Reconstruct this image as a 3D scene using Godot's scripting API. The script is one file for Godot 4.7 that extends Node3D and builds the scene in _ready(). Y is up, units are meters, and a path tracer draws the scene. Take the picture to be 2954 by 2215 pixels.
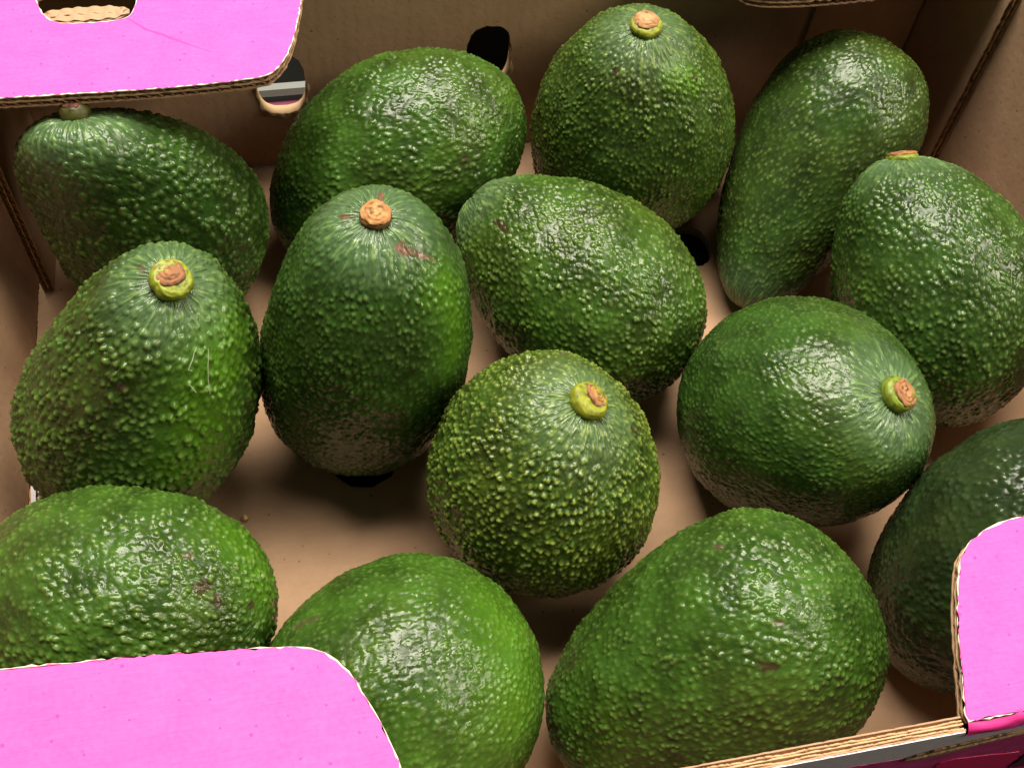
extends Node3D
# An open cardboard tray of fourteen avocados, seen from above at close range. Units are metres, y is up, the tray floor lies at y = 0.

const NU := 392      # columns round a fruit's skin
const NV := 268      # rows from stem end to blossom end
const RIM := 0.110   # height of the tray's rim
const BOARD := 0.0044

var cell := FastNoiseLite.new()
var soft := FastNoiseLite.new()
var rng := RandomNumberGenerator.new()
var M := {}
var names_used := {}
var skins := []
var skin_index := PackedInt32Array()

# key: centre, axis towards the stem, length, radius, taper, fullness, lean of the stem end in x and y of the fruit's own frame,
# then the skin: bump spacing mm, bump height mm, paleness of the bump tips, tone (0 dark .. 1 bright), hue (0 bluish .. 1 yellowish)
var FRUIT := {
	"A": [Vector3(-0.1228, 0.0440, -0.0647), Vector3(0.015, 0.866, -0.500), 0.0915, 0.0394, -0.060, 0.056, 0.0149, 0.0347, 2.70, 0.83, 0.40, 0.32, 0.30],
	"B": [Vector3(-0.1255, 0.0519, 0.0194), Vector3(0.537, 0.838, 0.094), 0.1085, 0.0366, 0.195, 0.163, 0.0089, 0.0124, 2.50, 0.83, 0.45, 0.35, 0.45],
	"C": [Vector3(-0.1391, 0.0445, 0.0901), Vector3(-0.905, -0.378, -0.197), 0.1005, 0.0371, -0.055, 0.032, -0.0104, -0.0103, 2.10, 0.61, 0.45, 0.55, 0.45],
	"D": [Vector3(-0.0545, 0.0582, 0.0143), Vector3(0.164, 0.979, 0.118), 0.1172, 0.0348, 0.158, 0.263, -0.0104, -0.0030, 1.95, 0.46, 0.35, 0.42, 0.25],
	"E": [Vector3(-0.0345, 0.0439, -0.0809), Vector3(-0.895, -0.439, 0.081), 0.1099, 0.0379, 0.019, -0.017, 0.0051, -0.0058, 2.00, 0.46, 0.30, 0.55, 0.35],
	"F": [Vector3(0.0246, 0.0415, -0.0136), Vector3(-0.644, 0.381, -0.664), 0.1010, 0.0372, 0.187, -0.011, 0.0035, -0.0024, 2.00, 0.55, 0.55, 0.50, 0.50],
	"G": [Vector3(-0.0036, 0.0432, 0.0640), Vector3(0.407, 0.910, 0.081), 0.0900, 0.0387, -0.004, -0.147, -0.0026, -0.0114, 2.00, 0.80, 1.00, 0.38, 0.85],
	"H": [Vector3(-0.0663, 0.0395, 0.1343), Vector3(-0.713, -0.330, 0.618), 0.1038, 0.0400, 0.136, -0.034, -0.0067, -0.0009, 1.70, 0.33, 0.35, 0.70, 0.40],
	"I": [Vector3(0.0298, 0.0419, 0.1338), Vector3(-0.738, -0.660, 0.139), 0.1077, 0.0373, 0.226, 0.157, -0.0006, 0.0027, 1.90, 0.53, 0.45, 0.62, 0.35],
	"J": [Vector3(0.0878, 0.0443, 0.0528), Vector3(0.329, 0.900, 0.286), 0.0900, 0.0401, 0.024, 0.032, -0.0105, -0.0048, 1.65, 0.31, 0.38, 0.40, 0.25],
	"K": [Vector3(0.1558, 0.0456, 0.0126), Vector3(-0.015, 0.710, -0.704), 0.1014, 0.0378, 0.055, 0.017, 0.0102, -0.0063, 2.00, 0.51, 0.50, 0.30, 0.35],
	"L": [Vector3(0.1299, 0.0376, -0.0584), Vector3(-0.553, -0.691, 0.465), 0.1171, 0.0332, 0.307, 0.190, 0.0099, 0.0127, 1.90, 0.29, 0.45, 0.14, 0.40],
	"M": [Vector3(0.0620, 0.0520, -0.0821), Vector3(-0.009, 0.996, 0.087), 0.1044, 0.0406, 0.185, -0.010, 0.0014, -0.0053, 1.75, 0.55, 0.60, 0.26, 0.70],
	"N": [Vector3(0.1293, 0.0489, 0.1197), Vector3(-0.394, -0.900, 0.188), 0.1025, 0.0353, 0.123, 0.108, -0.0002, -0.0010, 2.10, 0.37, 0.30, 0.10, 0.50],
}
# where a stem sits beside the tip of its fruit: place and direction
var SEAT := {
	"B": [Vector3(-0.1093, 0.1055, 0.0179), Vector3(0.340, 0.905, 0.257)],
	"D": [Vector3(-0.0498, 0.1175, 0.0113), Vector3(0.085, 0.987, 0.134)],
	"J": [Vector3(0.0999, 0.0830, 0.0739), Vector3(0.354, 0.909, 0.220)],
}
# marks of the skin itself: fruit, from, to, radius, kind
var MARKS := [
	["D", Vector3(-0.0435, 0.1127, 0.0211), Vector3(-0.0342, 0.1061, 0.0217), 0.0009, "scar"],
	["D", Vector3(-0.0473, 0.1166, 0.0025), Vector3(-0.0475, 0.1174, 0.0075), 0.0006, "scar"],
	["D", Vector3(-0.0593, 0.1164, 0.0102), Vector3(-0.0561, 0.1172, 0.0109), 0.0007, "scar"],
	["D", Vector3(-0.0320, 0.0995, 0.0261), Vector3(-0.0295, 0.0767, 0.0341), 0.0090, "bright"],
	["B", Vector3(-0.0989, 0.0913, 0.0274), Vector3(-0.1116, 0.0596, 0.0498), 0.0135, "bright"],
	["B", Vector3(-0.1270, 0.0879, 0.0403), Vector3(-0.1270, 0.0879, 0.0403), 0.0010, "spot"],
	["B", Vector3(-0.1461, 0.0766, 0.0367), Vector3(-0.1461, 0.0766, 0.0367), 0.0009, "spot"],
	["B", Vector3(-0.1180, 0.1070, 0.0123), Vector3(-0.1170, 0.1071, 0.0142), 0.0007, "fleck"],
	["C", Vector3(-0.1090, 0.0782, 0.1012), Vector3(-0.1084, 0.0781, 0.1005), 0.0017, "spot"],
	["C", Vector3(-0.1055, 0.0754, 0.1040), Vector3(-0.1051, 0.0752, 0.1036), 0.0013, "spot"],
	["C", Vector3(-0.0971, 0.0678, 0.1036), Vector3(-0.0971, 0.0678, 0.1036), 0.0008, "spot"],
	["C", Vector3(-0.1118, 0.0802, 0.0923), Vector3(-0.1111, 0.0799, 0.0917), 0.0008, "fleck"],
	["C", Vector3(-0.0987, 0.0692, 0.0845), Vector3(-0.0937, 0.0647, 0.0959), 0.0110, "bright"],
	["E", Vector3(-0.0116, 0.0690, -0.0537), Vector3(-0.0116, 0.0690, -0.0537), 0.0011, "spot"],
	["F", Vector3(-0.0060, 0.0697, -0.0222), Vector3(-0.0033, 0.0705, -0.0170), 0.0009, "spot"],
	["I", Vector3(0.0381, 0.0899, 0.1396), Vector3(0.0376, 0.0898, 0.1397), 0.0009, "fleck"],
	["I", Vector3(0.0323, 0.0848, 0.1486), Vector3(0.0349, 0.0854, 0.1490), 0.0010, "spot"],
	["I", Vector3(0.0299, 0.0836, 0.1133), Vector3(0.0308, 0.0846, 0.1144), 0.0008, "fleck"],
	["H", Vector3(-0.0858, 0.0674, 0.1113), Vector3(-0.0803, 0.0720, 0.1116), 0.0009, "fleck"],
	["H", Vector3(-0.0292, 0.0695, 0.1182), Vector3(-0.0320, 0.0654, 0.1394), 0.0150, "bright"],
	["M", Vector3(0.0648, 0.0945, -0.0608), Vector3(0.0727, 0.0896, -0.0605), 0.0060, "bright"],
	["M", Vector3(0.0438, 0.0939, -0.0648), Vector3(0.0445, 0.0934, -0.0646), 0.0012, "spot"],
	["M", Vector3(0.0726, 0.0911, -0.0619), Vector3(0.0733, 0.0902, -0.0615), 0.0010, "spot"],
	["G", Vector3(0.0006, 0.0797, 0.0414), Vector3(0.0051, 0.0756, 0.0392), 0.0008, "fleck"],
	["G", Vector3(0.0192, 0.0754, 0.0692), Vector3(0.0200, 0.0739, 0.0701), 0.0007, "spot"],
	["L", Vector3(0.1372, 0.0641, -0.0387), Vector3(0.1377, 0.0638, -0.0385), 0.0010, "fleck"],
	["L", Vector3(0.1314, 0.0601, -0.0369), Vector3(0.1314, 0.0601, -0.0369), 0.0011, "fleck"],
]

func _ready():
	# ---------------------------------------------------------------- camera, air, lamps, exposure
	var cam := Camera3D.new()
	cam.name = "camera"
	cam.fov = 38.13
	cam.near = 0.02
	cam.far = 20.0
	cam.transform = Transform3D(Basis(Vector3(0.97999, 0.06408, 0.18847), Vector3(0.12378, 0.54534, -0.82903), Vector3(-0.1559, 0.83576, 0.52649)), Vector3(-0.06715, 0.36, 0.22678))
	add_child(cam)
	cam.current = true
	var env := Environment.new()
	env.background_mode = Environment.BG_COLOR
	env.background_color = Color(0.05, 0.048, 0.05).linear_to_srgb()
	env.background_energy_multiplier = 1.0
	env.tonemap_mode = Environment.TONE_MAPPER_LINEAR
	env.tonemap_exposure = 1.0
	env.sdfgi_enabled = true
	env.ssao_enabled = true
	env.ssil_enabled = true
	var we := WorldEnvironment.new()
	we.name = "air"
	we.environment = env
	add_child(we)
	lamp("shop_light", Vector3(0.02, 1.35, -0.40), Vector2(1.00, 0.70), 4.7, Color(1.0, 0.965, 0.90))
	lamp("shop_light", Vector3(1.05, 0.98, 0.36), Vector2(0.5, 0.5), 1.3, Color(1.0, 0.95, 0.86))

	# ---------------------------------------------------------------- materials
	cell.noise_type = FastNoiseLite.TYPE_CELLULAR
	cell.cellular_return_type = FastNoiseLite.RETURN_DISTANCE
	cell.cellular_distance_function = FastNoiseLite.DISTANCE_EUCLIDEAN
	cell.cellular_jitter = 0.88
	cell.frequency = 1.0
	cell.fractal_type = FastNoiseLite.FRACTAL_NONE
	cell.seed = 5
	soft.noise_type = FastNoiseLite.TYPE_SIMPLEX_SMOOTH
	soft.frequency = 1.0
	soft.fractal_type = FastNoiseLite.FRACTAL_NONE
	soft.seed = 11
	rng.seed = 77
	materials()
	# ---------------------------------------------------------------- surface, tray, fruit
	shelf_and_carton()
	neighbour()
	tray()
	avocados()
	small_things()

func lamp(called, at, size, energy, tint):
	var l := AreaLight3D.new()
	l.name = numbered(called)
	l.area_size = size
	l.light_energy = energy
	l.light_color = tint
	l.area_range = 8.0
	l.area_attenuation = 2.0
	l.shadow_enabled = true
	add_child(l)
	l.look_at_from_position(at, Vector3(0, 0.03, 0.0), Vector3(0, 0, -1))

# ==================================================================== naming
func numbered(called: String) -> String:
	var n: int = names_used.get(called, 0)
	names_used[called] = n + 1
	return called if n == 0 else "%s_%03d" % [called, n]

func thing(called, at, label, category, group = ""):
	var o := Node3D.new()
	o.name = numbered(called)
	o.position = at
	add_child(o)
	tag(o, label, category, group)
	return o

func tag(o, label, category, group = ""):
	o.set_meta("label", label)
	o.set_meta("category", category)
	if group != "":
		o.set_meta("group", group)

func part(called, mesh, material, parent, place = Transform3D.IDENTITY):
	var m := MeshInstance3D.new()
	m.name = called
	m.mesh = mesh
	m.material_override = material
	m.transform = place
	parent.add_child(m, true)
	return m

# ==================================================================== materials
func mat(linear: Color, rough: float, spec := 0.5) -> StandardMaterial3D:
	var m := StandardMaterial3D.new()
	m.albedo_color = linear.linear_to_srgb()
	m.roughness = rough
	m.metallic_specular = spec
	m.cull_mode = BaseMaterial3D.CULL_DISABLED
	return m

func noise(freq: float, octaves: int, seed_: int, type := FastNoiseLite.TYPE_SIMPLEX_SMOOTH) -> FastNoiseLite:
	var n := FastNoiseLite.new()
	n.noise_type = type
	n.frequency = freq
	n.seed = seed_
	n.fractal_type = FastNoiseLite.FRACTAL_FBM if octaves > 1 else FastNoiseLite.FRACTAL_NONE
	n.fractal_octaves = octaves
	if type == FastNoiseLite.TYPE_CELLULAR:
		n.cellular_return_type = FastNoiseLite.RETURN_DISTANCE
	return n

func grey(n: FastNoiseLite, side: int) -> Image:
	var i := n.get_seamless_image(side, side)
	i.convert(Image.FORMAT_L8)
	return i

# paper: fibres run along u, mottling, a few flecks
func paper(base: Color, deep: Color, seed_: int, fibre: float, mottle: float, flecks: int, fleck: Color) -> ImageTexture:
	var side := 512
	var fine := grey(noise(0.09, 2, seed_), side)
	var broad := grey(noise(0.012, 3, seed_ + 1), side)
	var out := Image.create_empty(side, side, true, Image.FORMAT_RGB8)
	for y in side:
		for x in side:
			var f := fine.get_pixel((x / 6 + y * 7) % side, (y * 3) % side).r * 0.6 + fine.get_pixel(x, y).r * 0.4
			var b := broad.get_pixel(x, y).r
			var t := clampf(0.5 + (f - 0.5) * fibre + (b - 0.5) * mottle, 0.0, 1.0)
			out.set_pixel(x, y, deep.lerp(base, t).linear_to_srgb())
	var r := RandomNumberGenerator.new()
	r.seed = seed_ + 9
	for k in flecks:
		var cx := r.randi() % side
		var cy := r.randi() % side
		var rad := r.randf_range(0.8, 2.6)
		for dy in range(-4, 5):
			for dx in range(-4, 5):
				var d := Vector2(dx * r.randf_range(0.8, 1.2), dy).length()
				if d < rad:
					var px := posmod(cx + dx, side)
					var py := posmod(cy + dy, side)
					out.set_pixel(px, py, out.get_pixel(px, py).lerp(fleck.linear_to_srgb(), 0.75))
	out.generate_mipmaps()
	return ImageTexture.create_from_image(out)

func dressed(tex: Texture2D, metres: float, rough: float, bump: Texture2D, bump_cm: float, spec := 0.35) -> StandardMaterial3D:
	var m := StandardMaterial3D.new()
	m.albedo_texture = tex
	m.uv1_triplanar = true
	m.uv1_world_triplanar = true
	m.uv1_scale = Vector3.ONE / metres
	m.uv1_triplanar_sharpness = 8.0
	m.roughness = rough
	m.metallic_specular = spec
	m.cull_mode = BaseMaterial3D.CULL_DISABLED
	if bump:
		m.heightmap_enabled = true
		m.heightmap_texture = bump
		m.heightmap_scale = bump_cm
	return m

func materials():
	var grain := grey(noise(0.05, 3, 31), 512)
	var grain_tex := ImageTexture.create_from_image(grain)
	var kraft := paper(Color(0.50, 0.315, 0.195), Color(0.40, 0.243, 0.145), 3, 0.6, 0.6, 40, Color(0.16, 0.09, 0.05))
	var ribbed := Image.create_empty(512, 512, false, Image.FORMAT_L8)
	for y in 512:
		for x in 512:
			var rib := 0.5 + 0.5 * sin((x + 14.0 * grain.get_pixel(x, y).r) / 512.0 * TAU * 22.0)
			var v := 0.62 * grain.get_pixel(x, y).r + 0.30 * rib
			ribbed.set_pixel(x, y, Color(v, v, v))
	M.kraft = dressed(kraft, 0.11, 0.86, ImageTexture.create_from_image(ribbed), 0.010)
	M.kraft_edge = mat(Color(0.60, 0.41, 0.235), 0.92, 0.2)
	M.flute = mat(Color(0.36, 0.205, 0.105), 0.95, 0.2)
	M.white = dressed(paper(Color(0.80, 0.75, 0.77), Color(0.70, 0.65, 0.67), 21, 0.3, 0.4, 10, Color(0.5, 0.4, 0.35)), 0.1, 0.75, grain_tex, 0.003)
	M.grey = mat(Color(0.22, 0.23, 0.22), 0.8)
	M.torn = mat(Color(0.76, 0.64, 0.50), 0.95, 0.2)
	M.pink = dressed(paper(Color(0.84, 0.125, 0.46), Color(0.72, 0.066, 0.37), 41, 0.9, 0.3, 110, Color(0.72, 0.03, 0.33)), 0.085, 0.62, grain_tex, 0.004, 0.4)
	M.crease = mat(Color(0.72, 0.05, 0.34), 0.7)
	M.pink_fold = mat(Color(0.75, 0.035, 0.26), 0.55)
	M.magenta = dressed(paper(Color(0.78, 0.10, 0.33), Color(0.58, 0.06, 0.22), 51, 0.9, 1.2, 20, Color(0.7, 0.35, 0.5)), 0.06, 0.4, grain_tex, 0.004)
	M.crimson = mat(Color(0.85, 0.03, 0.17), 0.45)
	M.purple = mat(Color(0.13, 0.012, 0.05), 0.6)
	M.black = mat(Color(0.010, 0.010, 0.009), 1.0, 0.0)
	M.thread = mat(Color(0.36, 0.42, 0.26), 0.5)
	M.crumb = mat(Color(0.62, 0.40, 0.17), 0.8)
	var skin := StandardMaterial3D.new()
	skin.vertex_color_use_as_albedo = true
	var dull := grey(noise(0.016, 3, 83), 512)
	skin.roughness_texture = ImageTexture.create_from_image(dull)
	skin.roughness_texture_channel = BaseMaterial3D.TEXTURE_CHANNEL_RED
	skin.roughness = 0.54
	skin.metallic_specular = 0.44
	var pores := grey(noise(0.055, 2, 71, FastNoiseLite.TYPE_CELLULAR), 512)
	skin.heightmap_enabled = true
	skin.heightmap_texture = ImageTexture.create_from_image(pores)
	skin.heightmap_scale = 0.008
	skin.uv1_triplanar = true
	skin.uv1_scale = Vector3.ONE / 0.03
	M.skin = skin
	var stem := StandardMaterial3D.new()
	stem.vertex_color_use_as_albedo = true
	stem.roughness = 0.5
	stem.cull_mode = BaseMaterial3D.CULL_DISABLED
	M.stem = stem
	var scar := stem.duplicate()
	scar.roughness = 0.85
	M.scar = scar

# ==================================================================== boards
# Rounds the corners of a traced outline and roughens it like die-cut paper.
func smooth_outline(pts: PackedVector2Array, keep: Array) -> PackedVector2Array:
	var p := pts
	for it in 2:
		var q := PackedVector2Array()
		for i in p.size():
			var a := p[i]
			var b := p[(i + 1) % p.size()]
			var hard := false
			for k in keep:
				if a.distance_to(k) < 1e-5:
					hard = true
			var hard_b := false
			for k in keep:
				if b.distance_to(k) < 1e-5:
					hard_b = true
			q.append(a if hard else a.lerp(b, 0.25))
			if not hard_b:
				q.append(a.lerp(b, 0.75))
		p = q
	return p

func rough_outline(pts: PackedVector2Array, step: float, amp: float, inset: float, seed_: int) -> PackedVector2Array:
	var p := PackedVector2Array()
	for i in pts.size():
		var a := pts[i]
		var b := pts[(i + 1) % pts.size()]
		var n := maxi(1, int(a.distance_to(b) / step))
		for k in n:
			p.append(a.lerp(b, float(k) / n))
	var turn := -1.0 if Geometry2D.is_polygon_clockwise(pts) else 1.0
	var out := PackedVector2Array()
	for i in p.size():
		var t := (p[(i + 1) % p.size()] - p[(i + p.size() - 1) % p.size()]).normalized()
		var n := Vector2(-t.y, t.x) * turn      # inwards for either winding
		var j := soft.get_noise_2d(p[i].x * 420.0 + seed_ * 13.7, p[i].y * 420.0) + 0.6 * soft.get_noise_2d(p[i].x * 1100.0, p[i].y * 1100.0 + seed_ * 7.1)
		out.append(p[i] + n * (inset + amp * j))
	return out

# The outline with its holes, each joined to it by a hair-thin cut, so that it can be cut into triangles.
func joined(outer: PackedVector2Array, holes: Array) -> PackedVector2Array:
	var out := outer
	for hole: PackedVector2Array in holes:
		var h := hole.duplicate()
		if Geometry2D.is_polygon_clockwise(h) == Geometry2D.is_polygon_clockwise(out):
			h.reverse()
		var best := [1e9, 0, 0]
		for i in out.size():
			for k in range(0, h.size(), 2):
				var d := out[i].distance_squared_to(h[k])
				if d < best[0]:
					best = [d, i, k]
		var io: int = best[1]
		var ih: int = best[2]
		var side := (h[ih] - out[io]).normalized().orthogonal() * 0.00003
		for sign_ in [1.0, -1.0]:
			var q := PackedVector2Array()
			for i in io + 1:
				q.append(out[i])
			for k in h.size():
				q.append(h[(ih + k) % h.size()])
			q.append(h[ih] + side * sign_)
			q.append(out[io] + side * sign_)
			for i in range(io + 1, out.size()):
				q.append(out[i])
			if Geometry2D.triangulate_polygon(q).size() > 0:
				out = q
				break
	return out

# A slab under the polygon (x, z) between the heights top and bottom.
func slab(outer: PackedVector2Array, top: float, bottom: float, holes := []) -> ArrayMesh:
	var st := SurfaceTool.new()
	st.begin(Mesh.PRIMITIVE_TRIANGLES)
	st.set_smooth_group(-1)
	var poly_ := joined(outer, holes)
	var tri := Geometry2D.triangulate_polygon(poly_)
	for k in range(0, tri.size(), 3):
		var a := poly_[tri[k]]
		var b := poly_[tri[k + 1]]
		var c := poly_[tri[k + 2]]
		var up := (b - a).cross(c - a) > 0.0      # clockwise seen from above (x right, z down)
		for q in ([a, b, c] if up else [a, c, b]):
			st.add_vertex(Vector3(q.x, top, q.y))
		for q in ([a, c, b] if up else [a, b, c]):
			st.add_vertex(Vector3(q.x, bottom, q.y))
	var edges := [outer]
	edges.append_array(holes)
	for e in edges.size():
		var ring: PackedVector2Array = edges[e]
		var cw := Geometry2D.is_polygon_clockwise(ring) == (e > 0)
		for i in ring.size():
			var a := ring[i]
			var b := ring[(i + 1) % ring.size()]
			if cw:
				var t := a
				a = b
				b = t
			var A := Vector3(a.x, top, a.y)
			var B := Vector3(b.x, top, b.y)
			var C := Vector3(b.x, bottom, b.y)
			var D := Vector3(a.x, bottom, a.y)
			for q in [A, B, C, A, C, D]:
				st.add_vertex(q)
	st.generate_normals()
	return st.commit()

# The wavy paper between two liners, seen at the cut edge: a ribbon along the outline that runs a few millimetres in.
func flutes(poly: PackedVector2Array, top: float, bottom: float, pitch: float, inset: float, seed_: int) -> ArrayMesh:
	var outer := rough_outline(poly, 0.0006, 0.00016, inset, seed_)
	var inner := rough_outline(poly, 0.0006, 0.0, inset + 0.0035 * signf(inset), seed_)
	var st := SurfaceTool.new()
	st.begin(Mesh.PRIMITIVE_TRIANGLES)
	var n := outer.size()
	var along := 0.0
	var ys := PackedFloat32Array()
	for i in n:
		ys.append(lerpf(bottom, top, 0.5 + 0.44 * sin(along / pitch * TAU)))
		along += outer[i].distance_to(outer[(i + 1) % n])
	for i in n:
		var k := (i + 1) % n
		if outer[i].distance_to(outer[k]) > 0.004:
			continue
		var a := Vector3(outer[i].x, ys[i], outer[i].y)
		var b := Vector3(outer[k].x, ys[k], outer[k].y)
		var c := Vector3(inner[k].x, ys[k], inner[k].y)
		var d := Vector3(inner[i].x, ys[i], inner[i].y)
		for q in [a, b, c, a, c, d]:
			st.add_vertex(q)
	st.generate_normals()
	return st.commit()

func rough_holes(holes: Array, step: float, amp: float, inset: float, seed_: int) -> Array:
	var out := []
	for h in holes:
		out.append(rough_outline(h, step, amp, -inset, seed_))
	return out

func sheet(outline, holes, step, amp, inset, seed_, top, bottom):
	return slab(rough_outline(outline, step, amp, inset, seed_), top, bottom, rough_holes(holes, step, amp, inset, seed_))

# Double corrugated board: face paper, two rows of flutes, three liners; returns its first part.
func board(parent, called, outline, place, face, print_face, seed_, fluted = true, th = BOARD, holes = []):
	var t := 0.0004
	var mid: float = -th * 0.46
	var base = part(called, sheet(outline, holes, 0.0015, 0.00022, 0.0002, seed_, -th + t, -th), M.kraft, parent, place)
	part("liner", sheet(outline, holes, 0.0013, 0.00025, 0.0001, seed_ + 1, -0.00003 if print_face else 0.0, -t), face, base)
	part("liner", sheet(outline, holes, 0.0015, 0.00030, 0.0003, seed_ + 2, mid, mid - t), M.kraft_edge, base)
	if print_face:
		part("printed_face", sheet(outline, holes, 0.0010, 0.00042, 0.00034, seed_ + 3, 0.00006, -0.00002), print_face, base)
	if fluted:
		for ring in [outline] + holes:
			var inset := 0.0004 if ring == outline else -0.0004
			part("fluting", flutes(ring, -t, mid, 0.0052, inset, seed_ + 4), M.flute, base)
			part("fluting", flutes(ring, mid - t, -th + t, 0.0037, inset, seed_ + 5), M.flute, base)
	part("core", sheet(outline, holes, 0.004, 0.0, 0.0014, seed_ + 6, -t * 1.05, -th + t * 1.05), M.flute, base)
	return base

func poly(list: Array) -> PackedVector2Array:
	return PackedVector2Array(list)

func round_hole(c: Vector2, r: Vector2, power: float, seed_: int, n := 44) -> PackedVector2Array:
	var p := PackedVector2Array()
	for i in n:
		var a := TAU * i / n
		var q := Vector2(cos(a), sin(a))
		var k := pow(pow(absf(q.x), power) + pow(absf(q.y), power), -1.0 / power)
		p.append(c + q * r * k * (1.0 + 0.025 * soft.get_noise_2d(cos(a) * 3.0 + seed_, sin(a) * 3.0)))
	return p

# ==================================================================== surroundings
func shelf_and_carton():
	var s = part("shelf", slab(poly([Vector2(-0.9, -0.7), Vector2(0.9, -0.7), Vector2(0.9, 0.7), Vector2(-0.9, 0.7)]), -0.0062, -0.03), M.black, self)
	s.set_meta("kind", "structure")
	var c = thing("carton", Vector3(-0.10, -0.006, -0.20), "low purple and white carton seen through the oval hole in the tray's back wall", "carton")
	var box := BoxMesh.new()
	box.size = Vector3(0.13, 0.026, 0.004)
	part("carton_wall", box, M.purple, c, Transform3D(Basis.IDENTITY, Vector3(-0.005, 0.013, 0.0565)))
	var top := BoxMesh.new()
	top.size = Vector3(0.128, 0.003, 0.007)
	part("rim", top, M.grey, c, Transform3D(Basis(Vector3(1, 0, 0), -0.35), Vector3(-0.012, 0.0290, 0.051)))

func neighbour():
	var c = thing("neighbouring_carton", Vector3(0.12, -0.006, -0.26), "plain dark carton standing close behind the tray, seen through the right-hand vent hole", "carton")
	var b := BoxMesh.new()
	b.size = Vector3(0.30, 0.108, 0.20)
	part("carton_wall", b, M.black, c, Transform3D(Basis.IDENTITY, Vector3(0, 0.054, 0)))

# ==================================================================== the tray
func tray():
	var t = thing("cardboard_tray", Vector3(0.0, 0.0, 0.0), "open corrugated cardboard tray with bright pink printed corner flaps, holding the avocados", "box")
	var L := -0.178
	var Rr := 0.205
	var B := -0.127
	var F := 0.1746
	# floor with its two drain holes
	var fl := poly([Vector2(L, B), Vector2(L, F), Vector2(Rr, F), Vector2(Rr, B)])
	var floor_ = board(t, "floor", fl, Transform3D.IDENTITY, M.kraft, null, 1, false, BOARD, [
		round_hole(Vector2(0.089, -0.0575), Vector2(0.0085, 0.0105), 2.4, 3), round_hole(Vector2(-0.0605, 0.0200), Vector2(0.0135, 0.0160), 2.2, 4)])
	floor_.set_meta("label", "brown cardboard floor with two dark drain holes")
	# back wall: polygon in (x, -height); the board's top faces the fruit
	var face_front := Transform3D(Basis(Vector3(1, 0, 0), Vector3(0, 0, 1), Vector3(0, -1, 0)), Vector3(0, 0, B))
	var bw := poly([Vector2(Rr, -0.0002), Vector2(Rr, -RIM + 0.0048), Vector2(L, -RIM + 0.0048), Vector2(L, -0.0002)])
	board(t, "wall", bw, face_front, M.kraft, null, 10, true, BOARD, [
		round_hole(Vector2(-0.0738, -0.0457), Vector2(0.0098, 0.0152), 2.8, 5), round_hole(Vector2(0.0112, -0.0515), Vector2(0.0092, 0.0150), 2.8, 6)])
	# a second sheet overlaps the back wall towards its end
	var lap := poly([Vector2(0.149, -0.001), Vector2(0.1505, -RIM + 0.007), Vector2(Rr - 0.006, -RIM + 0.007), Vector2(Rr - 0.006, -0.001)])
	board(t, "glue_flap", lap, Transform3D(face_front.basis, Vector3(0, 0, B + 0.0023)), M.kraft, null, 20, false, 0.002)
	# side walls, with the tucked flaps whose raw edges face the viewer: polygon in (z, -height) with the top towards the inside
	var face_right := Transform3D(Basis(Vector3(0, 0, 1), Vector3(1, 0, 0), Vector3(0, -1, 0)), Vector3(L, 0, 0))
	var lw := poly([Vector2(F, -0.0002), Vector2(F, -RIM + 0.005), Vector2(B, -RIM + 0.005), Vector2(B, -0.0002)])
	board(t, "wall", lw, Transform3D(Basis(Vector3(0, 0, 1), 0.14) * face_right.basis, Vector3(L, 0, 0)), M.kraft, null, 30)
	var gl := poly([Vector2(-0.0700, -0.001), Vector2(-0.0712, -RIM + 0.007), Vector2(B + 0.0002, -RIM + 0.007), Vector2(B + 0.0002, -0.001)])
	board(t, "tuck_flap", gl, Transform3D(face_right.basis, Vector3(L + 0.0064, 0, 0)), M.kraft, null, 40)
	var face_left := Transform3D(Basis(Vector3(0, 0, -1), Vector3(-1, 0, 0), Vector3(0, -1, 0)), Vector3(Rr, 0, 0))
	var rw := poly([Vector2(-F, -0.0002), Vector2(-F, -RIM + 0.005), Vector2(-B, -RIM + 0.005), Vector2(-B, -0.0002)])
	board(t, "wall", rw, face_left, M.kraft, null, 50)
	var gr := poly([Vector2(0.0773, -0.001), Vector2(0.0778, -RIM + 0.007), Vector2(-B - 0.0002, -RIM + 0.007), Vector2(-B - 0.0002, -0.001)])
	board(t, "tuck_flap", gr, Transform3D(face_left.basis, Vector3(Rr - 0.0048, 0, 0)), M.kraft, null, 60)
	# front wall: its rim is bare between the two corner flaps; polygon in (-x, -height), the top faces the fruit
	front_wall(t, L, Rr, F)
	# the four pink corner flaps lie on the rim
	var bl := smooth_outline(poly([Vector2(L - 0.004, B - 0.002), Vector2(L - 0.004, -0.0588), Vector2(-0.1581, -0.0583), Vector2(-0.1093, -0.0566), Vector2(-0.0775, -0.0579), Vector2(-0.0735, -0.0612), Vector2(-0.0711, -0.0645), Vector2(-0.0679, -0.0709), Vector2(-0.0652, -0.081), Vector2(-0.0621, -0.095), Vector2(-0.058, B - 0.002)]), [Vector2(L - 0.004, B - 0.002), Vector2(L - 0.004, -0.0588), Vector2(-0.058, B - 0.002)])
	var hand := smooth_outline(poly([Vector2(-0.1500, -0.1120), Vector2(-0.1491, -0.1044), Vector2(-0.1474, -0.0983), Vector2(-0.1437, -0.0927), Vector2(-0.1367, -0.0913), Vector2(-0.1205, -0.0913), Vector2(-0.1178, -0.0962), Vector2(-0.1165, -0.1040), Vector2(-0.1165, -0.1120)]), [])
	var f1 = board(t, "flap", bl, Transform3D(Basis.IDENTITY, Vector3(0, RIM, 0)), M.torn, M.pink, 70, true, BOARD, [hand])
	f1.set_meta("label", "pink corner flap with a hand hole and a crease")
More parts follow.
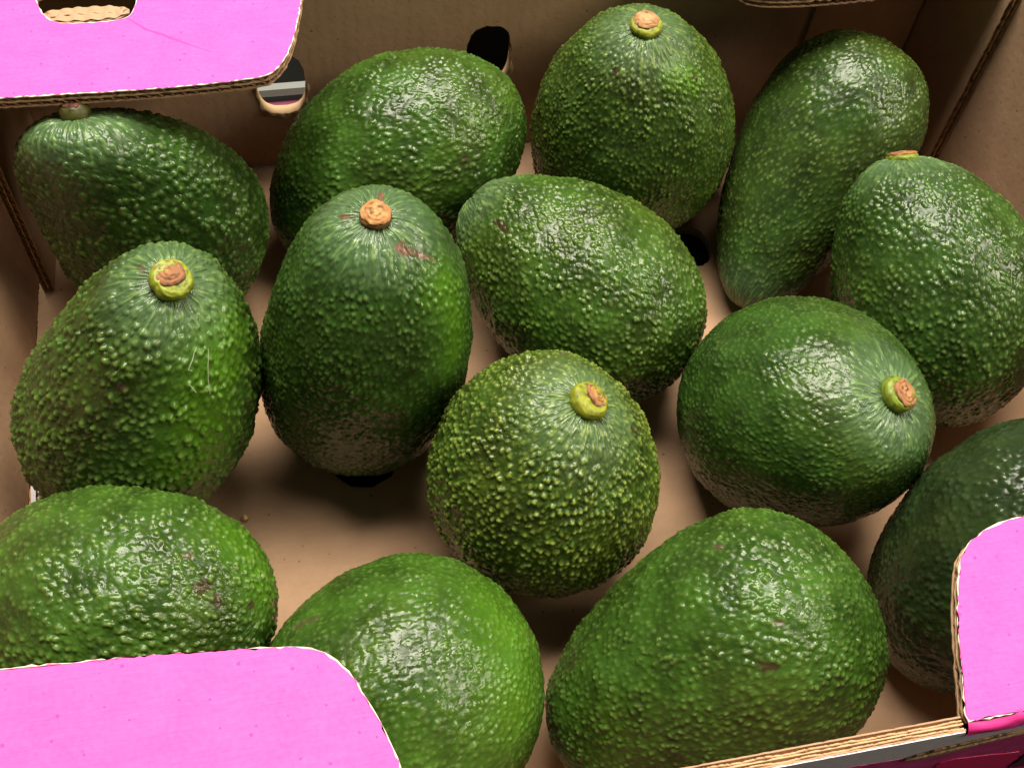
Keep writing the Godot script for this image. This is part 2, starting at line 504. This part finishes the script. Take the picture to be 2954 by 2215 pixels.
	# torn lower layer that shows inside the hand hole
	var inlay := smooth_outline(poly([Vector2(-0.1480, -0.1010), Vector2(-0.1195, -0.1010), Vector2(-0.1195, -0.0938), Vector2(-0.1400, -0.0936), Vector2(-0.1470, -0.0955)]), [])
	part("torn_layer", slab(rough_outline(inlay, 0.001, 0.0003, 0.0, 75), -0.0016, -0.0021), M.kraft, f1)
	part("fluting", flutes(inlay, -0.0009, -0.0015, 0.0052, 0.0003, 76), M.kraft, f1)
	# crease across the flap
	var crease := [Vector2(-0.1195, -0.0915), Vector2(-0.1140, -0.0856), Vector2(-0.1085, -0.0822), Vector2(-0.1040, -0.0790), Vector2(-0.0985, -0.0752), Vector2(-0.0935, -0.0722)]
	part("crease", ridge(crease, 0.0005, 0.0003), M.crease, f1)
	var fl_pts := smooth_outline(poly([Vector2(L - 0.004, 0.1785), Vector2(L - 0.004, 0.1252), Vector2(-0.1486, 0.1269), Vector2(-0.1185, 0.1290), Vector2(-0.0917, 0.1316), Vector2(-0.0824, 0.1326), Vector2(-0.0763, 0.1353), Vector2(-0.0716, 0.1413), Vector2(-0.0683, 0.1488), Vector2(-0.0652, 0.1567), Vector2(-0.0631, 0.1641), Vector2(-0.0612, 0.1785)]), [Vector2(L - 0.004, 0.1785), Vector2(L - 0.004, 0.1252), Vector2(-0.0612, 0.1785)])
	board(t, "flap", fl_pts, Transform3D(Basis.IDENTITY, Vector3(0, RIM, 0)), M.torn, M.pink, 80)
	var fr_pts := smooth_outline(poly([Vector2(Rr + 0.004, 0.1770), Vector2(0.0666, 0.1764), Vector2(0.0662, 0.1747), Vector2(0.0686, 0.1680), Vector2(0.0714, 0.1593), Vector2(0.0758, 0.1481), Vector2(0.0796, 0.1401), Vector2(0.0831, 0.1349), Vector2(0.0883, 0.1319), Vector2(0.0945, 0.1296), Vector2(0.1031, 0.1285), Vector2(Rr + 0.004, 0.1230)]), [Vector2(Rr + 0.004, 0.1770), Vector2(0.0666, 0.1764), Vector2(0.0662, 0.1747), Vector2(Rr + 0.004, 0.1230)])
	board(t, "flap", fr_pts, Transform3D(Basis.IDENTITY, Vector3(0, RIM, 0)), M.torn, M.pink, 90)
	var br_pts := smooth_outline(poly([Vector2(0.088, B - 0.002), Vector2(0.0930, -0.0950), Vector2(0.0945, -0.0870), Vector2(0.0990, -0.0838), Vector2(0.1080, -0.0818), Vector2(0.1280, -0.0812), Vector2(0.1500, -0.0822), Vector2(Rr + 0.004, -0.0840), Vector2(Rr + 0.004, B - 0.002)]), [Vector2(0.088, B - 0.002), Vector2(Rr + 0.004, -0.0840), Vector2(Rr + 0.004, B - 0.002)])
	board(t, "flap", br_pts, Transform3D(Basis.IDENTITY, Vector3(0, RIM - 0.0035, 0)), M.torn, M.pink, 100)
	# torn paper lips at the lower rims of the back wall's holes
	torn_lip(t, Vector2(-0.0738, 0.0457), Vector2(0.0098, 0.0152), B, 1)
	torn_lip(t, Vector2(0.0112, 0.0515), Vector2(0.0092, 0.0150), B, 2)
	# the slot at the foot of the side wall shows cut white board and its flutes
	slot_edge(t)

func ridge(pts: Array, width: float, high: float) -> ArrayMesh:
	var st := SurfaceTool.new()
	st.begin(Mesh.PRIMITIVE_TRIANGLES)
	for i in pts.size() - 1:
		for k in 6:
			var a: Vector2 = pts[i].lerp(pts[i + 1], k / 6.0)
			var b: Vector2 = pts[i].lerp(pts[i + 1], (k + 1) / 6.0)
			var ta := (i + k / 6.0) / (pts.size() - 1)
			var tb := (i + (k + 1) / 6.0) / (pts.size() - 1)
			var n: Vector2 = (pts[i + 1] - pts[i]).normalized().orthogonal()
			var wa := width * (0.35 + 0.65 * sin(PI * minf(ta * 1.1 + 0.05, 1.0))) * (1.0 + 0.4 * soft.get_noise_1d(ta * 30.0))
			var wb := width * (0.35 + 0.65 * sin(PI * minf(tb * 1.1 + 0.05, 1.0))) * (1.0 + 0.4 * soft.get_noise_1d(tb * 30.0))
			var q := [Vector3(a.x + n.x * wa, 0.00007, a.y + n.y * wa), Vector3(a.x, high * wa / width, a.y), Vector3(a.x - n.x * wa, 0.00007, a.y - n.y * wa), Vector3(b.x + n.x * wb, 0.00007, b.y + n.y * wb), Vector3(b.x, high * wb / width, b.y), Vector3(b.x - n.x * wb, 0.00007, b.y - n.y * wb)]
			for f in [0, 1, 4, 0, 4, 3, 1, 2, 5, 1, 5, 4]:
				st.add_vertex(q[f])
	st.generate_normals()
	return st.commit()

func front_wall(t, L, Rr, F):
	# polygon in (-x, -height): the board's top faces inwards (towards -z)
	var face_back := Transform3D(Basis(Vector3(-1, 0, 0), Vector3(0, 0, -1), Vector3(0, -1, 0)), Vector3(0, 0, F))
	var low := RIM - 0.0047
	var high := RIM - 0.0004
	var shape := poly([Vector2(-Rr, -0.0002), Vector2(-Rr, -low), Vector2(-0.0672, -low), Vector2(-0.0655, -high), Vector2(0.0600, -high), Vector2(0.0625, -low), Vector2(-L, -low), Vector2(-L, -0.0002)])
	var w = board(t, "wall", shape, face_back, M.kraft, null, 110, false, 0.0034)
	w.set_meta("label", "front wall with a bare corrugated rim, white band and magenta print outside")
	# two crushed wavy papers stand in the rim between the liners
	for k in 2:
		var st := SurfaceTool.new()
		st.begin(Mesh.PRIMITIVE_TRIANGLES)
		var prev := []
		for i in 420:
			var x := lerpf(-0.0655, 0.0600, i / 419.0)
			var yy := -(0.0006 + 0.0016 * k + (0.0004 if k == 0 else 0.0003)) + 0.00030 * soft.get_noise_1d(i * 0.03 + k * 31.0)
			var hh := high - 0.0006 - 0.0007 * absf(soft.get_noise_1d(i * 0.21 + k * 77.0))
			var now := [Vector3(x, yy - 0.0002, -hh + 0.004), Vector3(x, yy - 0.0002, -hh), Vector3(x, yy + 0.0002, -hh), Vector3(x, yy + 0.0002, -hh + 0.004)]
			if prev:
				for s in 3:
					for q in [prev[s], now[s], now[s + 1], prev[s], now[s + 1], prev[s + 1]]:
						st.add_vertex(q)
			prev = now
		st.generate_normals()
		part("fluting", st.commit(), M.kraft_edge, w)
	# outside: white paper, then the magenta print below it
	var out_face := Transform3D(Basis(Vector3(1, 0, 0), Vector3(0, 0, 1), Vector3(0, -1, 0)), Vector3(0, 0, F + 0.0034))
	var inv: Transform3D = face_back.affine_inverse() * out_face
	var white_shape := rough_outline(poly([Vector2(L, -low), Vector2(-0.0625, -low), Vector2(-0.0600, -high), Vector2(0.0655, -high), Vector2(0.0672, -low), Vector2(Rr, -low), Vector2(Rr, 0.0), Vector2(L, 0.0)]), 0.0012, 0.00022, 0.0003, 118)
	part("white_face", slab(white_shape, 0.00035, 0.00002), M.white, w, inv)
	var print_shape := rough_outline(poly([Vector2(L + 0.001, -0.0905), Vector2(0.0400, -0.0945), Vector2(0.0620, -0.0922), Vector2(0.0800, -0.0935), Vector2(0.0900, -0.0975), Vector2(Rr - 0.001, -0.0985), Vector2(Rr - 0.001, -0.001), Vector2(L + 0.001, -0.001)]), 0.002, 0.00035, 0.0, 119)
	part("printed_face", slab(print_shape, 0.00048, 0.0003), M.magenta, w, inv)
	var blot := rough_outline(poly([Vector2(0.0715, -0.0790), Vector2(0.0760, -0.0805), Vector2(0.0960, -0.0730), Vector2(0.1010, -0.0640), Vector2(0.1000, -0.0400), Vector2(0.0740, -0.0400)]), 0.002, 0.0006, 0.0, 120)
	part("printed_label", slab(blot, 0.00062, 0.0004), M.crimson, w, inv)
	var gap := rough_outline(poly([Vector2(0.1000, -0.0755), Vector2(0.1080, -0.0770), Vector2(0.1300, -0.0760), Vector2(0.1300, -0.0480), Vector2(0.1030, -0.0520)]), 0.002, 0.0006, 0.0, 121)
	part("dark_print", slab(gap, 0.00072, 0.0005), M.purple, w, inv)
	# torn patch: paper gone, flutes bared
	var patch := smooth_outline(poly([Vector2(0.0545, -0.0915), Vector2(0.0600, -0.0958), Vector2(0.0700, -0.0985), Vector2(0.0790, -0.1000), Vector2(0.0880, -0.1003), Vector2(0.0830, -0.0968), Vector2(0.0740, -0.0928), Vector2(0.0650, -0.0895)]), [])
	var tp = part("torn_patch", slab(rough_outline(patch, 0.0008, 0.0005, 0.0, 122), 0.00085, 0.0004), M.flute, w, inv)
	for k in 7:
		var a := Vector2(0.0565 + k * 0.0040, -0.0925 - 0.0010 * k)
		part("paper_shred", ridge([a, a + Vector2(0.004, -0.0012), a + Vector2(0.0085, -0.0014 - 0.0006 * (k % 3))], 0.0006, 0.0004), M.kraft_edge, tp, Transform3D(Basis.IDENTITY, Vector3(0, 0.0008, 0)))
	# rounded pink folds where the flaps turn down
	part("fold", quarter(0.0664, Rr, 0.0030, 131), M.pink_fold, t, Transform3D(Basis.IDENTITY, Vector3(0, RIM - 0.0030 - 0.0001, F + 0.0011)))
	part("fold", quarter(L, -0.0640, 0.0030, 132), M.pink_fold, t, Transform3D(Basis.IDENTITY, Vector3(0, RIM - 0.0030 - 0.0001, F + 0.0011)))

func quarter(x0: float, x1: float, r: float, seed_: int) -> ArrayMesh:
	var st := SurfaceTool.new()
	st.begin(Mesh.PRIMITIVE_TRIANGLES)
	var n := 90
	for i in n:
		for k in 8:
			var q := []
			for c in [[i, k], [i + 1, k], [i + 1, k + 1], [i, k + 1]]:
				var a: float = c[1] / 8.0 * 1.75
				var x := lerpf(x0, x1, c[0] / float(n))
				var rr := r * (1.0 + 0.10 * soft.get_noise_2d(x * 160.0, a + seed_))
				q.append(Vector3(x, rr * cos(a), rr * sin(a)))
			for f in [0, 1, 2, 0, 2, 3]:
				st.add_vertex(q[f])
	st.generate_normals()
	return st.commit()

func torn_lip(t, c: Vector2, r: Vector2, z: float, seed_: int):
	var st := SurfaceTool.new()
	st.begin(Mesh.PRIMITIVE_TRIANGLES)
	var n := 60
	var rows := []
	for i in n + 1:
		var a := lerpf(PI * 1.02, PI * 1.98, i / float(n))
		var q := Vector2(cos(a), sin(a))
		var k := pow(pow(absf(q.x), 2.8) + pow(absf(q.y), 2.8), -1.0 / 2.8)
		var edge := c + q * r * k
		var w := (0.0012 + 0.0016 * sin(PI * i / n)) * (0.8 + 0.7 * soft.get_noise_2d(i * 0.10, seed_ * 9.0))
		var out := edge + q * w
		var lift := 0.0009 + 0.0006 * soft.get_noise_2d(i * 0.12, seed_ * 5.0)
		rows.append([Vector3(edge.x, edge.y, z - 0.0040), Vector3(edge.x, edge.y + 0.0002, z + lift), Vector3(out.x, out.y, z + 0.00012)])
	for i in n:
		for k in 2:
			for q in [rows[i][k], rows[i + 1][k], rows[i + 1][k + 1], rows[i][k], rows[i + 1][k + 1], rows[i][k + 1]]:
				st.add_vertex(q)
	st.generate_normals()
	part("torn_rim", st.commit(), M.kraft_edge, t)

func slot_edge(t):
	var s := Node3D.new()
	s.name = "slot"
	s.position = Vector3(-0.1757, 0.0003, 0.0165)
	t.add_child(s, true)
	part("white_liner", slab(rough_outline(poly([Vector2(-0.0011, 0.0), Vector2(0.0007, 0.0012), Vector2(0.0012, 0.016), Vector2(-0.0002, 0.016)]), 0.001, 0.0001, 0.0, 141), 0.0030, 0.0), M.white, s)
	part("dark_gap", slab(poly([Vector2(0.0013, 0.0016), Vector2(0.0056, 0.0030), Vector2(0.0075, 0.016), Vector2(0.0013, 0.016)]), 0.0008, 0.0), M.black, s)
	var st := SurfaceTool.new()
	st.begin(Mesh.PRIMITIVE_TRIANGLES)
	for row in 2:
		var prev := []
		for i in 90:
			var z := 0.003 + i * 0.00014
			var x := 0.0021 + row * 0.0016 + 0.0007 * sin(i * 0.36 + row * 1.4)
			var now := [Vector3(x - 0.00018, 0.0024, z), Vector3(x + 0.00018, 0.0024, z), Vector3(x + 0.00018, 0.0, z)]
			if prev:
				for k in 2:
					for q in [prev[k], now[k], now[k + 1], prev[k], now[k + 1], prev[k + 1]]:
						st.add_vertex(q)
			prev = now
	st.generate_normals()
	part("fluting", st.commit(), M.torn, s)
	part("tan_liner", slab(rough_outline(poly([Vector2(0.0075, 0.0075), Vector2(0.0120, 0.0105), Vector2(0.0150, 0.0165), Vector2(0.0082, 0.0165)]), 0.001, 0.0002, 0.0, 142), 0.0014, 0.0), M.kraft_edge, s)

# ==================================================================== avocados
func frame_of(a: Vector3) -> Basis:
	var h := Vector3(0, 1, 0) if absf(a.y) < 0.9 else Vector3(1, 0, 0)
	var x := h.cross(a).normalized()
	return Basis(x, a.cross(x), a)

func profile(s: float, k: float, m: float) -> float:
	return sqrt(maxf(1.0 - s * s, 0.0)) * (1.0 - k * s + m * s * s)

func make_skin(at: int):
	var key: String = FRUIT.keys()[at]
	var d: Array = FRUIT[key]
	var a: Vector3 = (d[1] as Vector3).normalized()
	var fr := frame_of(a)
	var half: float = d[2] * 0.5
	var most := 0.0
	for i in 201:
		most = maxf(most, profile(-1.0 + i * 0.01, d[4], d[5]))
	var lean: Vector3 = fr.x * d[6] + fr.y * d[7]
	var tip := a * half + lean
	var up := a
	if SEAT.has(key):
		tip = SEAT[key][0] - d[0]
		up = (SEAT[key][1] as Vector3).normalized()
	var down := 0.0
	var facing := atan2(Vector3(-0.1, 0.83, 0.55).dot(fr.y), Vector3(-0.1, 0.83, 0.55).dot(fr.x))
	var bs: float = d[8]
	var amp: float = d[9] * 0.001
	var pale: float = d[10]
	var tone: float = d[11]
	var hue: float = d[12]
	var dark := Color(0.011, 0.026, 0.008).lerp(Color(0.018, 0.050, 0.005), tone).lerp(Color(0.030, 0.045, 0.008), hue * 0.5)
	var mid := Color(0.022, 0.058, 0.016).lerp(Color(0.050, 0.142, 0.012), tone).lerp(Color(0.070, 0.105, 0.012), hue * 0.45)
	var tipc := Color(0.16, 0.29, 0.08).lerp(Color(0.27, 0.34, 0.05), hue)
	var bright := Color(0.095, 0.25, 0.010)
	var waxy := Color(0.072, 0.128, 0.062).lerp(Color(0.11, 0.165, 0.06), hue * 0.6)
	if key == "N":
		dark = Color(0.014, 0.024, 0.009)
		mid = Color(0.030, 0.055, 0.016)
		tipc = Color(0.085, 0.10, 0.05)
	var crisp: float = {"A": 0.85, "B": 0.75, "D": 0.7, "F": 0.7, "G": 0.8, "M": 0.75, "K": 0.6, "J": 0.5, "C": 0.4}.get(key, 0.3)
	var marks := []
	for mk in MARKS:
		if mk[0] == key:
			marks.append([mk[1] - d[0], mk[2] - d[0], mk[3], mk[4]])
	var shift := Vector3(at * 37.1, at * 11.7, at * 23.3)
	var V := PackedVector3Array()
	var N := PackedVector3Array()
	var C := PackedColorArray()
	var n := (NU + 1) * (NV + 1)
	V.resize(n)
	N.resize(n)
	C.resize(n)
	var g := 0
	for i in NV + 1:
		var s := cos(PI * i / NV)
		var ring := profile(s, d[4], d[5]) / most
		var r: float = ring * d[3]
		var off := maxf(s + 0.3, 0.0)
		var centre: Vector3 = a * (s * half) + lean * (off * off / 1.69)
		for j in NU + 1:
			var tt := float(j % NU) / NU - 0.5
			var ang := facing + TAU * tt - 0.42 * sin(TAU * tt)
			var radial := fr.x * cos(ang) + fr.y * sin(ang)
			var v := centre + radial * r
			var nn: Vector3 = (radial * (ring / d[3]) + a * (s / half)).normalized()
			var q := v * (1000.0 / bs) + shift
			var warp := soft.get_noise_3dv(q * 0.45)
			q += Vector3(warp, -warp, warp) * 0.18
			var f1 := cell.get_noise_3dv(q) + 1.0
			var dome := clampf(1.0 - f1 * f1 / 0.50, 0.0, 1.0)
			var soft_b := dome * (0.45 + 0.55 * smoothstep(0.60, 0.12, f1))
			var round_b := sqrt(clampf(1.0 - f1 * f1 / 0.25, 0.0, 1.0))
			var b := lerpf(soft_b, round_b * 0.9, crisp)
			var peak := smoothstep(0.40, 0.12, f1)
			var big := soft.get_noise_3dv(q * 0.16)
			var size := clampf(0.88 + 0.60 * big + 0.35 * warp, 0.38, 1.30)
			var f2 := cell.get_noise_3dv(q * 2.1 + Vector3(9, 4, 2)) + 1.0
			var b2 := smoothstep(0.5, 0.05, f2)
			var far := v.distance_to(tip)
			var near := 1.0 - smoothstep(0.009, 0.028, far)
			var h := amp * 1.3 * (b * size + 0.25 * b2 * (1.0 - b) + 0.22 * warp)
			var streak := 0.0
			if near > 0.0:
				var e := v - tip
				e -= up * e.dot(up)
				e = e.normalized()
				streak = soft.get_noise_3dv(e * 7.5 + up * (far * 150.0) + shift) + 0.5 * soft.get_noise_3dv(e * 15.0 + up * (far * 260.0) - shift)
				h = lerpf(h, amp * 0.2 * b + 0.00034 * streak, near * 0.85)
				h -= 0.0011 * exp(-far * far / 0.00004)
			h += 0.0005 * soft.get_noise_3dv(v * 48.0 + shift)
			h -= amp * 0.55
			V[g] = v + nn * h
			# colour of the skin itself
			var blot := soft.get_noise_3dv(v * 62.0 - shift)
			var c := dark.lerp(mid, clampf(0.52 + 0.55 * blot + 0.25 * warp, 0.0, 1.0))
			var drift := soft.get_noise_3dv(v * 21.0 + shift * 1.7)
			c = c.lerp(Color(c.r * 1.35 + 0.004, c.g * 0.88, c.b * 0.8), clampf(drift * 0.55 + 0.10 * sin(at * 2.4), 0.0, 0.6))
			c = c * (1.0 + 0.16 * sin(at * 5.1) * drift)
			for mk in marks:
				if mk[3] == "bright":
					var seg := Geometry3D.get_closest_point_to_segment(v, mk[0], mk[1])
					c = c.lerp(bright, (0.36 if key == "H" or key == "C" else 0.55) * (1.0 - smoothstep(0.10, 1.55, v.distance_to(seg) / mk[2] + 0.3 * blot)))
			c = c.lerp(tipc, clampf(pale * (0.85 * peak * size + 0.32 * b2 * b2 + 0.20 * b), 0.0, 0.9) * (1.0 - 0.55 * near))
			if near > 0.0:
				c = c.lerp(waxy.lerp(waxy * 1.55, clampf(0.4 + 0.8 * streak, 0.0, 1.0)), 0.7 * near)
				c = c.lerp(tipc, 0.5 * near * smoothstep(0.35, 0.75, streak))
			for mk in marks:
				if mk[3] != "bright":
					var seg := Geometry3D.get_closest_point_to_segment(v, mk[0], mk[1])
					var wide: float = mk[2]
					if mk[3] == "scar":
						wide *= 1.35 - 1.1 * seg.distance_to(mk[0]) / maxf((mk[0] as Vector3).distance_to(mk[1]), 0.001)
					var t := 1.0 - smoothstep(0.75, 1.25, v.distance_to(seg) / wide + 0.45 * warp + 0.7 * (b - 0.5) + 0.4 * (b2 - 0.3))
					if t > 0.0:
						c = c.lerp(Color(0.045, 0.022, 0.016) if mk[3] == "spot" else Color(0.075, 0.058, 0.030).lerp(Color(0.14, 0.11, 0.055), b2) if mk[3] == "fleck" else Color(0.14, 0.066, 0.042).lerp(Color(0.23, 0.13, 0.09), b2), (0.9 if mk[3] == "scar" else 0.75) * t)
			C[g] = c
			down = minf(down, V[g].y)
			g += 1
	for i in NV + 1:
		for j in NU + 1:
			var row := i * (NU + 1)
			var jn := j + 1 if j < NU else 1
			var jp := j - 1 if j > 0 else NU - 1
			var above := maxi(i - 1, 0) * (NU + 1)
			var dn := mini(i + 1, NV) * (NU + 1)
			var t := (V[row + jn] - V[row + jp]).cross(V[dn + j] - V[above + j])
			N[row + j] = t.normalized() if t.length_squared() > 1e-18 else (a if i < NV / 2 else -a)
	if N[(NV / 2) * (NU + 1)].dot(V[(NV / 2) * (NU + 1)]) < 0.0:
		for k in n:
			N[k] = -N[k]
	for j in NU + 1:
		N[j] = a
		N[NV * (NU + 1) + j] = -a
	for k in n:
		V[k].y -= down
	skins[at] = [V, N, C, down, tip, up]

func avocados():
	for i in NV:
		for j in NU:
			var p := i * (NU + 1) + j
			var q := p + NU + 1
			skin_index.append_array([p, p + 1, q, p + 1, q + 1, q])
	skins.resize(FRUIT.size())
	var job := WorkerThreadPool.add_group_task(make_skin, FRUIT.size(), 4)
	WorkerThreadPool.wait_for_group_task_completion(job)
	var says := {
		"A": "large-bumped avocado half hidden under the pink flap with the hand hole",
		"B": "tapering avocado with a fat yellow-green stem button and white fibres on its side",
		"C": "avocado lying beside the front pink flap with dark blemishes on its side",
		"D": "tall upright avocado with an orange corky stem scar and a reddish scratch below it",
		"E": "glossy stemless avocado lying against the back wall between the two vent holes",
		"F": "stemless avocado lying in the middle of the tray between two stemmed ones",
		"G": "rough yellow-flecked avocado with a yellow stem button, front and centre",
		"H": "smooth bright green avocado partly covered by the front pink flap",
		"I": "large bright wrinkled avocado lying against the bare front rim",
		"J": "round smooth avocado whose stem points at the pink flap on the right",
		"K": "avocado cut off by the right edge, its stem seen in profile",
		"L": "dark speckled avocado leaning in the back right corner behind the others",
		"M": "dark upright avocado with its stem on top, standing at the back wall",
		"N": "blackish avocado in shadow beneath the right-hand front pink flap",
	}
	# stem: button radius, height, button colour, scar radius share, scar offset, scar colour, scar heart colour
	var yel := Color(0.277, 0.304, 0.020)
	var grn := Color(0.198, 0.264, 0.020)
	var stems := {
		"A": [0.0050, 0.0050, Color(0.070, 0.070, 0.010), 0.80, Vector2(0.0, 0.0), Color(0.090, 0.025, 0.018), Color(0.238, 0.119, 0.059)],
		"B": [0.0062, 0.0048, Color(0.264, 0.310, 0.020), 0.72, Vector2(-0.0010, -0.0014), Color(0.238, 0.106, 0.046), Color(0.330, 0.145, 0.066)],
		"D": [0.0047, 0.0026, Color(0.277, 0.132, 0.046), 0.93, Vector2(0.0, 0.0), Color(0.363, 0.165, 0.053), Color(0.475, 0.277, 0.112)],
		"G": [0.0060, 0.0044, yel, 0.66, Vector2(0.0020, -0.0010), Color(0.304, 0.132, 0.053), Color(0.396, 0.218, 0.059)],
		"J": [0.0058, 0.0046, grn, 0.78, Vector2(0.0010, 0.0004), Color(0.330, 0.145, 0.059), Color(0.409, 0.198, 0.086)],
		"K": [0.0058, 0.0026, grn, 0.86, Vector2(0.0, 0.0), Color(0.304, 0.125, 0.046), Color(0.363, 0.165, 0.066)],
		"M": [0.0058, 0.0034, yel, 0.80, Vector2(0.0, -0.0006), Color(0.330, 0.165, 0.066), Color(0.462, 0.277, 0.132)],
	}
	for at in FRUIT.size():
		var key: String = FRUIT.keys()[at]
		var d: Array = FRUIT[key]
		var s: Array = skins[at]
		var arrays := []
		arrays.resize(Mesh.ARRAY_MAX)
		arrays[Mesh.ARRAY_VERTEX] = s[0]
		arrays[Mesh.ARRAY_NORMAL] = s[1]
		arrays[Mesh.ARRAY_COLOR] = s[2]
		arrays[Mesh.ARRAY_INDEX] = skin_index
		var mesh := ArrayMesh.new()
		mesh.add_surface_from_arrays(Mesh.PRIMITIVE_TRIANGLES, arrays)
		var base: Vector3 = d[0] + Vector3(0, s[3], 0)
		base.y = maxf(base.y, 0.0)
		var o = thing("avocado", base, says[key], "avocado", "avocados in the tray")
		part("skin", mesh, M.skin, o)
		if stems.has(key):
			stem(o, stems[key], s[4] - Vector3(0, s[3], 0), s[5], at)

# A button of stem tissue with a corky break on top, built as a small lathe round the fruit's axis.
func stem(o, how: Array, tip: Vector3, a: Vector3, seed_: int):
	var eye := Vector3(0, 1, 0)
	var side := Vector3(1, 0, 0)
	var bx := (side - a * side.dot(a)).normalized()
	var bz := bx.cross(a)
	var r: float = how[0]
	var hgt: float = how[1]
	var off: Vector2 = how[4]
	var green: Color = how[2]
	var st := lathe(40, [[0.80, -0.30], [0.92, 0.0], [1.0, 0.28], [1.0, 0.55], [0.93, 0.80], [0.80, 0.95], [0.55, 1.0], [0.0, 1.0]], r, hgt, 0.055, seed_, func(t, n1, n2):
		return green.lerp(green * 0.45, clampf(0.25 + n1 * 0.9, 0.0, 0.8)).lerp(Color(0.05, 0.06, 0.01), 0.8 * (1.0 - smoothstep(0.0, 0.28, t)) + 0.7 * smoothstep(0.62, 0.7, n2)))
	var place := Transform3D(Basis(bx, a, bz), tip - a * 0.0019)
	var b = part("stem", st, M.stem, o, place)
	var cork: Color = how[5]
	var heart: Color = how[6]
	var rs: float = r * how[3]
	var sc := lathe(36, [[1.0, -0.6], [1.0, 0.25], [0.86, 0.75], [0.70, 0.5], [0.60, 0.85], [0.40, 0.75], [0.30, 1.1], [0.12, 0.6], [0.0, 0.7]], rs, 0.0009, 0.09, seed_ + 50, func(t, n1, n2):
		return cork.lerp(heart, smoothstep(0.35, 0.8, t)).lerp(cork * 0.28, clampf(n1 * 1.6 - 0.1, 0.0, 0.9)).lerp(heart * 1.2, clampf(n2 * 0.8, 0.0, 0.5)))
	var tilt := Basis(Vector3(off.y, 0.0001, -off.x).normalized(), minf(off.length() * 130.0, 0.5)) if off.length() > 0.0 else Basis.IDENTITY
	part("stem_scar", sc, M.scar, b, Transform3D(tilt, Vector3(off.x, hgt * (0.98 - off.length() * 45.0), off.y)))

func lathe(n: int, prof: Array, r: float, hgt: float, rough: float, seed_: int, paint: Callable) -> ArrayMesh:
	# refine the profile, wobble it, colour it
	var rows := []
	for i in prof.size() - 1:
		for k in 3:
			var t := k / 3.0
			rows.append([lerpf(prof[i][0], prof[i + 1][0], t), lerpf(prof[i][1], prof[i + 1][1], t)])
	rows.append(prof[prof.size() - 1])
	var st := SurfaceTool.new()
	st.begin(Mesh.PRIMITIVE_TRIANGLES)
	st.set_smooth_group(0)
	var P := []
	for i in rows.size():
		for j in n:
			var a := TAU * j / n
			var dir := Vector3(cos(a), 0, sin(a))
			var w: float = 1.0 + rough * (soft.get_noise_3dv(dir * 1.3 + Vector3(0, rows[i][1] * 0.6, seed_ * 3.1)) + 0.5 * soft.get_noise_3dv(dir * 4.0 + Vector3(seed_, rows[i][1], 0)))
			var p: Vector3 = dir * (rows[i][0] * r * w)
			p.y = hgt * (rows[i][1] + rough * 1.6 * soft.get_noise_3dv(p * 900.0 + Vector3(0, 0, seed_)))
			var n1 := soft.get_noise_3dv(p * 520.0 + Vector3(seed_ * 2.0, 0, 0))
			var n2 := soft.get_noise_3dv(p * 330.0 + Vector3(0, seed_ * 2.3, 0))
			P.append([p, paint.call(i / float(rows.size() - 1), n1, n2)])
	for i in rows.size() - 1:
		for j in n:
			var k := (j + 1) % n
			for q in [i * n + j, (i + 1) * n + j, (i + 1) * n + k, i * n + j, (i + 1) * n + k, i * n + k]:
				var c: Color = P[q][1]
				c.a = 1.0
				st.set_color(c)
				st.add_vertex(P[q][0])
	st.index()
	st.generate_normals()
	return st.commit()

# ==================================================================== small things
func tube(pts: Array, r: float) -> ArrayMesh:
	var st := SurfaceTool.new()
	st.begin(Mesh.PRIMITIVE_TRIANGLES)
	var prev := []
	for i in pts.size():
		var p: Vector3 = pts[i]
		var t: Vector3 = ((pts[i + 1] if i + 1 < pts.size() else p) - (pts[i - 1] if i > 0 else p)).normalized()
		var u := t.cross(Vector3(0.3, 1, 0.2)).normalized()
		var w := t.cross(u)
		var now := []
		for k in 6:
			var a := TAU * k / 6
			now.append(p + (u * cos(a) * 1.6 + w * sin(a) * 0.6) * r * (0.5 + 0.6 * sin(PI * (i + 0.6) / (pts.size() + 0.4))))
		if prev:
			for k in 6:
				var m := (k + 1) % 6
				for q in [prev[k], now[k], now[m], prev[k], now[m], prev[m]]:
					st.add_vertex(q)
		prev = now
	st.generate_normals()
	return st.commit()

func small_things():
	var at := Vector3(-0.1048, 0.0936, 0.0331)
	var f = thing("fibre_wisp", at, "thin white fibre wisps stuck to the side of the tapering avocado", "fibre")
	for line in [
		[Vector3(-0.1048, 0.0936, 0.0331), Vector3(-0.1058, 0.0926, 0.0343), Vector3(-0.1065, 0.0915, 0.0359), Vector3(-0.1072, 0.0907, 0.0368), Vector3(-0.1081, 0.0897, 0.0381), Vector3(-0.1071, 0.0891, 0.0380)],
		[Vector3(-0.1020, 0.0914, 0.0325), Vector3(-0.1023, 0.0896, 0.0344), Vector3(-0.1028, 0.0877, 0.0360), Vector3(-0.1034, 0.0840, 0.0385), Vector3(-0.1036, 0.0801, 0.0407)],
		[Vector3(-0.1087, 0.0864, 0.0405), Vector3(-0.1080, 0.0848, 0.0409), Vector3(-0.1071, 0.0829, 0.0416)]]:
		var pts := []
		for p in line:
			pts.append(p - at)
		part("fibre", tube(pts, 0.00008), M.thread, f)
	var c = thing("crumb", Vector3(-0.1044, 0.0003, 0.0423), "tiny tan crumb lying on the bare cardboard floor", "crumb")
	var lump := lathe(9, [[0.7, 0.0], [1.0, 0.4], [0.75, 0.9], [0.0, 1.1]], 0.00115, 0.0013, 0.5, 5, func(_t, n1, _n): return Color(0.62, 0.40, 0.17) * (1.0 + 0.4 * n1))
	part("crumb_piece", lump, M.scar, c)
